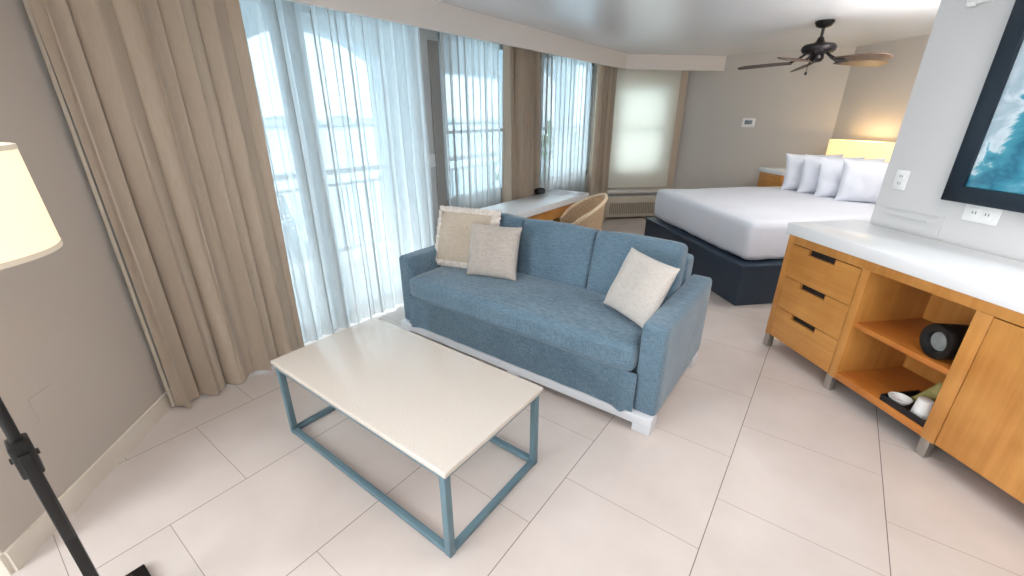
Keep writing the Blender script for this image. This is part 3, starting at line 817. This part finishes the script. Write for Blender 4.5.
sa = tag(obj('saucer', lathe(bmesh.new(), [(0, 0), (.03, 0), (.047, .02), (.052, .034), (.048, .034), (.028, .008), (0, .007)], 28), 'cup', loc=sl(-1.575, 2.365, .152)), 'small white dish lying in the black tray', 'dish')
pk = obj('coffee_packet', pillow(.066, .17, .03, n=12, pw=4, seed=5), 'packet', loc=sl(-1.555, 2.445, .152))
pk.rotation_euler = (math.radians(-12), math.radians(26), DIAG)
tag(pk, 'green and gold packet leaning up in the black tray', 'packet')

# picture on the wall (wall face t=2.815)
TW = 2.815
pic = thing('framed_picture', 'large sea picture in a wide dark navy frame above the sideboard', 'picture', sl(-1.345, TW, 1.158), DIAG)
FW = .085; PW, PH = .70, 1.10
bm = bmesh.new()
for (a, b, c, d) in ((-PW, PW, 0, FW), (-PW, PW, PH - FW, PH), (-PW, -PW + FW, 0, PH), (PW - FW, PW, 0, PH)):
    box(bm, a, b, -.04, -.002, c, d, .005)
obj('frame', bm, 'picframe', pic)
obj('print', B(-PW + FW - .01, PW - FW + .01, -.02, -.005, FW - .01, PH - FW + .01), 'art', pic, smooth=0)

def outlet(name, label, cat, s_, z, w, h, parts=2, horiz=False):
    o = thing(name, label, cat, sl(s_, TW, z), DIAG)
    obj('cover_plate', B(-w / 2, w / 2, -.008, -.001, -h / 2, h / 2, .003), 'plastic', o)
    n_ = parts
    for i in range(n_):
        q = (i - (n_ - 1) / 2)
        cx, cz = (q * .06, 0) if horiz else (0, q * .042)
        bm = bmesh.new(); 
        sw_, sh_ = (.022, .026) if horiz else (.020, .014)
        box(bm, cx - sw_, cx + sw_, -.0115, -.007, cz - sh_, cz + sh_, .002); f = obj('socket', bm, 'plastic', o)
        bm = bmesh.new()
        for dx in (-.007, .007): box(bm, cx + dx - .0018, cx + dx + .0018, -.0125, -.011, cz - .006, cz + .008)
        obj('slot', bm, 'plate_gap', f, smooth=0)
    return o
outlet('wall_outlet', 'white double wall outlet near the partition edge beside the picture', 'outlet', -2.325, 1.228, .082, .118)
outlet('wall_outlet', 'wide white wall outlet directly under the picture frame', 'outlet', -1.85, 1.115, .165, .095, 2, True)
cc = thing('cable_cover', 'thin wall coloured cable cover strip above the sideboard end', 'cable cover', sl(-2.2, TW, .94), DIAG)
obj('level_strip', B(-.18, .10, -.006, -.001, .072, .076), 'wall', cc, smooth=0)
obj('upper_strip', B(-.18, .17, -.006, -.001, .112, .116), 'wall', cc, smooth=0)
obj('upright_strip', B(.165, .185, -.008, -.001, 0, .125), 'wall', cc, smooth=0)
al = thing('wall_alarm', 'small white fixture high on the partition wall over the outlet', 'alarm', sl(-2.23, TW, 2.13), DIAG)
obj('alarm_body', B(-.05, .075, -.035, -.001, .012, .14, .012, 3), 'plastic', al)
obj('alarm_lens', lathe(bmesh.new(), [(0, .0), (.022, .006), (.026, .02), (.0, .03)], 16, c=(-.025, -.02, 0)), 'plastic', al)

# ------------------------------------------------------------------ floor lamp
LX, LY = -1.612, -.068
fl = thing('floor_lamp', 'black floor lamp with cream drum shade by the left wall', 'lamp', (LX, LY, 0))
obj('base_plate', B(-.17, .14, -.19, .12, 0, .022, .004), 'black', fl)
obj('lower_pole', B(-.026, .026, -.014, .014, .02, .77, .003), 'black', fl)
obj('upper_pole', tube(bmesh.new(), [(0, 0, .75), (0, 0, 1.50)], .0125, 14), 'black', fl)
bm = bmesh.new(); box(bm, -.032, .032, -.022, .022, .68, .79, .006); tube(bm, [(0, -.028, .735), (0, .028, .735)], .009, 10)
cl = obj('clamp', bm, 'black', fl)
obj('side_bar', B(.033, .041, -.012, .012, .44, .76, .002), 'black', fl)
zb, zt, rb_, rt_ = 1.292, 1.538, .232, .222
bm = lathe(bmesh.new(), [(rb_, zb), (rt_, zt), (rt_ - .004, zt), (rb_ - .004, zb)], 64, closed=True)
sh = obj('lamp_shade', bm, 'lampshade', fl)
obj('shade_trim', lathe(bmesh.new(), [(rb_ + .001, zb - .001), (rb_ + .001, zb + .012), (rb_ - .005, zb + .012), (rb_ - .005, zb - .001)], 64, closed=True), 'shadetrim', sh)
obj('shade_trim', lathe(bmesh.new(), [(rt_ + .002, zt - .010), (rt_ + .001, zt + .001), (rt_ - .005, zt + .001), (rt_ - .005, zt - .010)], 64, closed=True), 'shadetrim', sh)
bm = bmesh.new()
for k in range(3):
    a = k * 2 * PI / 3; tube(bm, [(0, 0, 1.5), (rt_ * math.cos(a) * .985, rt_ * math.sin(a) * .985, 1.53)], .003, 6)
obj('shade_spider', bm, 'steel', fl)
obj('light_bulb', lathe(bmesh.new(), [(0, 1.36), (.02, 1.365), (.03, 1.39), (.026, 1.42), (.013, 1.45), (.013, 1.49)], 20, c=(.0, .0, 0)), 'lampshade_in', fl)

# blank cover plate on the left wall, light switch on window wall, thermostat
bp = thing('blank_plate', 'blank square cover plate painted like the left wall', 'cover plate', (-2.4245, .0145, .495), math.radians(-45))
bm = B(-.055, .055, .0005, .003, -.055, .055)
pl_ = obj('cover_plate', bm, 'wall_warm', bp); pl_.rotation_euler.z = 0
bp.rotation_euler.z = math.radians(135 - 180)
sw = thing('light_switch', 'white light switch on the wall between sheer curtain and window', 'switch', (-3.1, 2.915, 1.205), 0)
obj('cover_plate', B(.001, .008, -.036, .036, -.058, .058, .003), 'plastic', sw)
obj('rocker', B(.007, .012, -.015, .015, -.03, .03, .002), 'plastic', sw)
tm = thing('thermostat', 'white thermostat with dark screen on the bedroom wall', 'thermostat', (-1.19, 7.5, 1.505), 0)
obj('thermostat_body', B(-.085, .085, -.03, -.001, -.06, .06, .008, 3), 'plastic', tm)
obj('screen', B(-.05, .05, -.032, -.028, -.022, .036, .001), 'screen', tm, smooth=0)

# ------------------------------------------------------------------ desk along the windows
dk = thing('desk', 'white topped desk built along the windows behind the sofa', 'desk', (-2.30, 3.0, 0), 0)
obj('desktop', B(-.45, 0, 0, 1.66, .685, .75, .004), 'slab', dk)
obj('front_rail', B(-.06, -.035, .30, 1.60, .56, .684, .003), 'wood_h', dk)
obj('pedestal', B(-.44, -.035, .02, .42, 0, .684, .004), 'wood', dk)
for yy in (1.58,):
    obj('leg', B(-.44, -.035, yy, yy + .04, 0, .684, .003), 'wood', dk)
ckk = thing('alarm_clock', 'small black clock on the desk against the drape', 'clock', (-2.72, 4.22, .751), math.radians(-10))
obj('clock_body', rbox(.09, .13, .07, .03, 8, fn=lambda p: p + Vector((0, 0, .036))), 'black', ckk, smooth=60)
obj('clock_face', B(.043, .047, -.04, .04, .02, .055, .001), 'screen', ckk, smooth=0)

# wicker chair : local -y is where it faces
wc = thing('wicker_chair', 'natural wicker tub chair tucked at the white desk', 'chair', (-2.085, 4.01, 0), math.radians(-50))
def shell(r, inner=0):
    bm = bmesh.new(); n = 44; m = 16; V = []
    for i in range(n + 1):
        a = math.radians(-38) + (PI + math.radians(76)) * i / n    # from right arm, round the back (+y), to left arm
        q = abs(i / n - .5) * 2
        top = .83 - .22 * min(1, (q / .85)) ** 1.6 - .06 * max(0, q - .8) * 5
        ca, sa = math.cos(a), math.sin(a)
        col = []
        for k in range(m + 1):
            f = k / m; z = .38 + (top - .38) * f
            rr_ = r * (1 + .13 * f) * (1 + (.004 * ((i + k) % 2)))
            col.append(bm.verts.new((ca * rr_, sa * rr_ * .95, z)))
        V.append(col)
    for i in range(n):
        for k in range(m): bm.faces.new((V[i][k], V[i + 1][k], V[i + 1][k + 1], V[i][k + 1]))
    bmesh.ops.solidify(bm, geom=bm.faces[:], thickness=.012)
    rim = [c[-1].co.copy() for c in V]
    return bm, rim
bm = bmesh.new(); b2, rim = None, None
b2, rim = shell(.25)
obj('backrest', b2, 'rattan', wc, smooth=0)
obj('rim', tube(bm, [tuple(p) for p in rim], .02, 8), 'rattan', wc)
bm = lathe(bmesh.new(), [(0, .36), (.25, .36), (.27, .375), (.27, .395), (.25, .41), (0, .41)], 32); obj('seat', bm, 'rattan', wc)
bm = lathe(bmesh.new(), [(0, .412), (.22, .412), (.245, .43), (.235, .455), (.15, .47), (0, .472)], 32); obj('seat_pad', bm, 'cushivory', wc)
for k in range(4):
    a = PI / 4 + k * PI / 2
    obj('leg', tube(bmesh.new(), [(.2 * math.cos(a), .2 * math.sin(a), .37), (.24 * math.cos(a), .24 * math.sin(a), 0)], .017, 10), 'rattan', wc)

# ------------------------------------------------------------------ bed, local x = s, y = t
BS0, BS1, BT0, BT1 = -5.10, -3.17, 2.515, 4.70
bd = thing('bed', 'king bed with white linen on a dark navy platform', 'bed', (0, 0, 0), DIAG)
bm = B(BS0, BS1, BT0, BT1, .0, .36, .004); obj('platform', bm, 'bedbase', bd)
obj('platform_lip', B(BS0 - .015, BS1 + .015, BT0 - .015, BT1, .36, .385, .004), 'bedbase', bd)
mw, ml = (BS1 - BS0) - .10, (BT1 - BT0) - .08
def mf(p):
    q = p.copy()
    zz = (p.z + .185) / .37
    k = 1 + .025 * (1 - zz) * 0 + .012 * math.sin(zz * PI)
    q.x *= k
    q.y *= k
    nn = noise.noise(Vector((p.x * 2.5, p.y * 2.5, p.z * 1.2)))
    n2 = noise.noise(Vector((p.x * 7 + p.z * 6, p.y * 7 - p.z * 6, 4.0)))
    out = .012 * n2 * (1 - zz)
    if abs(p.y) > ml / 2 - .03: q.y += math.copysign(out, p.y)
    if abs(p.x) > mw / 2 - .03: q.x += math.copysign(out, p.x)
    q.z += .010 * nn + (.012 * n2 if zz < .1 else 0)
    return q
bm = rbox(mw, ml, .37, .07, 26, crown=.02, fn=mf)
bmesh.ops.translate(bm, verts=bm.verts, vec=((BS0 + BS1) / 2, BT0 + .06 + ml / 2, .385 + .19))
obj('bedding', bm, 'linen', bd, smooth=70)
pls = ['white bed pillow standing furthest left in the row of four', 'white bed pillow second from the nightstand in the row', 'white bed pillow third from the nightstand in the row', 'white bed pillow nearest the picture wall in the row']
for i, (s_, t_) in enumerate(((-4.55, 4.26), (-4.30, 4.26), (-4.05, 4.26), (-3.78, 4.26))):
    bm = pillow(.58, .42, .23, n=22, pw=2.3, seed=i * 2, ear=.05, pinch=.03, wr=.03)
    p_ = tag(obj('bed_pillow', bm, 'linen', smooth=70), pls[i], 'pillow', 'pillows standing on the bed')
    p_.location = sl(s_, t_, .768)
    p_.rotation_euler = (math.radians(-12), math.radians(2 * (i % 2)), DIAG + math.radians(68 - i * 1.0))

# nightstand and headboard ledge
ns = thing('nightstand', 'honey wood nightstand with thick white top in the bedroom corner', 'nightstand', sl(-5.61, 4.37), DIAG)
obj('countertop', B(0, .47, 0, .5, .87, .93, .004), 'slab', ns)
bm = bmesh.new(); box(bm, .015, .46, .015, .49, .08, .87, .003); obj('cabinet_body', bm, 'wood', ns)
for (a, b) in ((.62, .85), (.37, .61), (.12, .36)):
    obj('drawer', B(.04, .435, .0, .016, a, b, .002), 'wood_h', ns)
for (a, b) in ((.04, .04), (.43, .04), (.04, .45), (.43, .45)): obj('foot', B(a - .02, a + .02, b - .02, b + .02, 0, .085), 'steel', ns, smooth=0)
hb = thing('headboard_ledge', 'white topped ledge behind the bed pillows under the wall lamp', 'ledge', sl(-5.11, 4.74), DIAG)
obj('ledge_body', B(.01, 1.94, .01, .45, 0, .89), 'wood', hb, smooth=0)
obj('ledge_top', B(0, 1.95, 0, .455, .89, .93, .004), 'slab', hb)
# lamp on the ledge
wl = thing('bedside_lamp', 'long oval lamp with glowing yellow shade behind the bed pillows', 'lamp', sl(-4.74, 4.98, .931), DIAG)
obj('lamp_base', lathe(bmesh.new(), [(0, 0), (.07, 0), (.075, .008), (.07, .02), (.02, .03), (0, .03)], 28), 'plastic', wl)
obj('lamp_stem', tube(bmesh.new(), [(0, 0, .02), (0, 0, .30)], .014, 12), 'steel', wl)
bm = lathe(bmesh.new(), [(.43, .175), (.43, .385), (.423, .385), (.423, .175)], 64, sx=1, sy=.32, closed=True)
obj('lamp_shade', bm, 'lampshade2', wl)
obj('light_bulb', lathe(bmesh.new(), [(0, .25), (.02, .255), (.03, .28), (.0, .31)], 16), 'lampshade_in', wl)

# ------------------------------------------------------------------ ceiling fan
FX, FY = -.383, 5.36
fan = thing('ceiling_fan', 'dark bronze ceiling fan with five brown blades above the bed', 'fan', (FX, FY, HC), 0)
obj('canopy', lathe(bmesh.new(), [(0, -.0005), (.075, -.0005), (.078, -.015), (.06, -.045), (.03, -.06), (0, -.06)], 32), 'fanmetal', fan)
obj('downrod', tube(bmesh.new(), [(0, 0, -.05), (0, 0, -.17)], .013, 12), 'fanmetal', fan)
obj('motor_housing', lathe(bmesh.new(), [(0, -.13), (.022, -.13), (.035, -.165), (.05, -.18), (.12, -.19), (.137, -.205), (.142, -.225), (.137, -.245), (.12, -.262), (.06, -.275), (0, -.275)], 40), 'fanmetal', fan)
obj('switch_housing', lathe(bmesh.new(), [(0, -.27), (.055, -.275), (.06, -.31), (.045, -.335), (.0, -.345)], 32), 'fanmetal', fan)
ch = obj('pull_chain', tube(bmesh.new(), [(-.045, -.03, -.31), (-.055, -.035, -.42)], .0025, 6), 'fanmetal', fan)
obj('chain_bob', lathe(bmesh.new(), [(0, 0), (.012, .01), (.009, .03), (0, .035)], 12, c=(-.055, -.035, -.452)), 'fanmetal', ch)
for k in range(5):
    a = math.radians(108 + 72 * k)
    m4 = Matrix.Rotation(a, 4, 'Z') @ Matrix.Translation((0, 0, -.325)) @ Matrix.Rotation(math.radians(2.5), 4, 'Y') @ Matrix.Rotation(math.radians(-16), 4, 'X')
    bm = bmesh.new(); top = []; bot = []
    pts = [(.20, .045), (.26, .055), (.40, .066), (.55, .072), (.62, .066), (.655, .045), (.668, .015)]
    out = [(x_, y2) for x_, y2 in pts] + [(x_, -y2) for x_, y2 in pts[::-1]]
    for z_, lst in ((.004, top), (-.004, bot)):
        for x_, y2 in out: lst.append(bm.verts.new((x_, y2, z_)))
    bm.faces.new(top); bm.faces.new(bot[::-1]); n_ = len(out)
    for i in range(n_): bm.faces.new((bot[i], bot[(i + 1) % n_], top[(i + 1) % n_], top[i]))
    bmesh.ops.transform(bm, matrix=m4, verts=bm.verts)
    bl_ = obj('blade', bm, 'fanwood', fan)
    bm = bmesh.new(); box(bm, .19, .29, -.03, .03, -.010, -.004, .002); bmesh.ops.transform(bm, matrix=m4, verts=bm.verts)
    m5 = Matrix.Rotation(a, 4, 'Z')
    b3 = bmesh.new(); tube(b3, [(.09, 0, -.262), (.14, .0, -.30), (.21, 0, -.334)], .011, 8); bmesh.ops.transform(b3, matrix=m5, verts=b3.verts)
    me_ = bpy.data.meshes.new('t'); b3.to_mesh(me_); bm.from_mesh(me_); b3.free(); bpy.data.meshes.remove(me_)
    obj('blade_arm', bm, 'fanmetal', bl_)

# ------------------------------------------------------------------ light
def area(name, loc, size, power, color=(1, 1, 1), rot=(0, 0, 0), sy=None, spread=180):
    l = bpy.data.lights.new(name, 'AREA'); l.energy = power; l.color = color; l.size = size
    if sy: l.shape = 'RECTANGLE'; l.size_y = sy
    l.spread = math.radians(spread)
    o = bpy.data.objects.new(name, l); o.location = loc; o.rotation_euler = rot; COL.objects.link(o); return o
def point(name, loc, power, color, r=.03):
    l = bpy.data.lights.new(name, 'POINT'); l.energy = power; l.color = color; l.shadow_soft_size = r
    o = bpy.data.objects.new(name, l); o.location = loc; COL.objects.link(o); return o
W = bpy.data.worlds.new('sky'); S.world = W; W.use_nodes = True
nt = W.node_tree; bg = nt.nodes['Background']
tc = nt.nodes.new('ShaderNodeTexCoord'); sp = nt.nodes.new('ShaderNodeSeparateXYZ'); nt.links.new(tc.outputs['Generated'], sp.inputs[0])
cr = nt.nodes.new('ShaderNodeValToRGB'); e = cr.color_ramp.elements
e[0].position = 0; e[0].color = (.90, .97, 1, 1); e[1].position = .7; e[1].color = (.86, .94, 1, 1)
nt.links.new(sp.outputs['Z'], cr.inputs[0]); nt.links.new(cr.outputs[0], bg.inputs['Color'])
bg.inputs['Strength'].default_value = 5.5

sun = bpy.data.lights.new('sun', 'SUN'); sun.energy = 2.2; sun.angle = math.radians(12); sun.color = (1, .97, .92)
so = bpy.data.objects.new('sun', sun); so.rotation_euler = (0, math.radians(-52), math.radians(-18)); COL.objects.link(so)

for nm, y0, y1, z0, z1 in (('daylight_portal', .95, 2.8, 0, 2.3), ('daylight_portal', 3.08, 4.12, .76, 2.3), ('daylight_portal', 4.8, 6.18, .76, 2.3)):
    p = area(nm, (-3.26, (y0 + y1) / 2, (z0 + z1) / 2), z1 - z0, 1, rot=(0, -PI / 2, 0), sy=y1 - y0); p.data.cycles.is_portal = True
# fill lights added under the ceiling, out of view, to brighten the interior
area('ceiling_fill', (-1.35, .75, HC - .03), .9, 5, (1, .96, .92))
area('ceiling_fill', (.35, 1.35, HC - .03), .8, 10, (1, .97, .95))
area('ceiling_fill', (.9, 2.2, HC - .03), .6, 16, (1, .98, .97))
area('ceiling_fill', (.2, 4.9, HC - .03), .5, 12, (1, .96, .92))
# unseen upward fills bounced off the ceiling, and a cool fill added behind camera
area('bounce_fill', (.4, -1.2, 1.85), .5, 42, (1, .96, .92), rot=(PI, 0, 0))
q_ = sl(-2.75, 3.6, 1.7); area('bounce_fill', q_, .4, 30, (1, .96, .92), rot=(PI, 0, 0))
q_ = sl(.3, -2.7, 1.4); area('cool_fill', q_, 1.8, 92, (.87, .94, 1), rot=(PI / 2, 0, DIAG), sy=1.3)
point('floor_lamp_bulb', (LX, LY, 1.42), 5, (1, .82, .58), .04)
c_ = sl(-4.74, 4.98, 1.21)
point('bedside_lamp_bulb', (c_[0], c_[1], c_[2]), 9, (1, .76, .45), .05)

# ------------------------------------------------------------------ camera
cam = bpy.data.cameras.new('camera'); co = bpy.data.objects.new('camera', cam); COL.objects.link(co)
cam.sensor_width = 36; cam.lens = 424 / 1024 * 36
cam.clip_start = .02; cam.clip_end = 6000
co.location = (0, 0, 1.6)
co.rotation_euler = (math.radians(90 - 22.1), 0, math.radians(36.5))
S.camera = co
S.view_settings.view_transform = 'Standard'; S.view_settings.look = 'None'
S.view_settings.exposure = .3; S.view_settings.gamma = 1; S.view_settings.use_curve_mapping = False
S.cycles.max_bounces = 8; S.cycles.diffuse_bounces = 5; S.cycles.transparent_max_bounces = 24
S.cycles.sample_clamp_indirect = 6
S.cycles.use_denoising = True
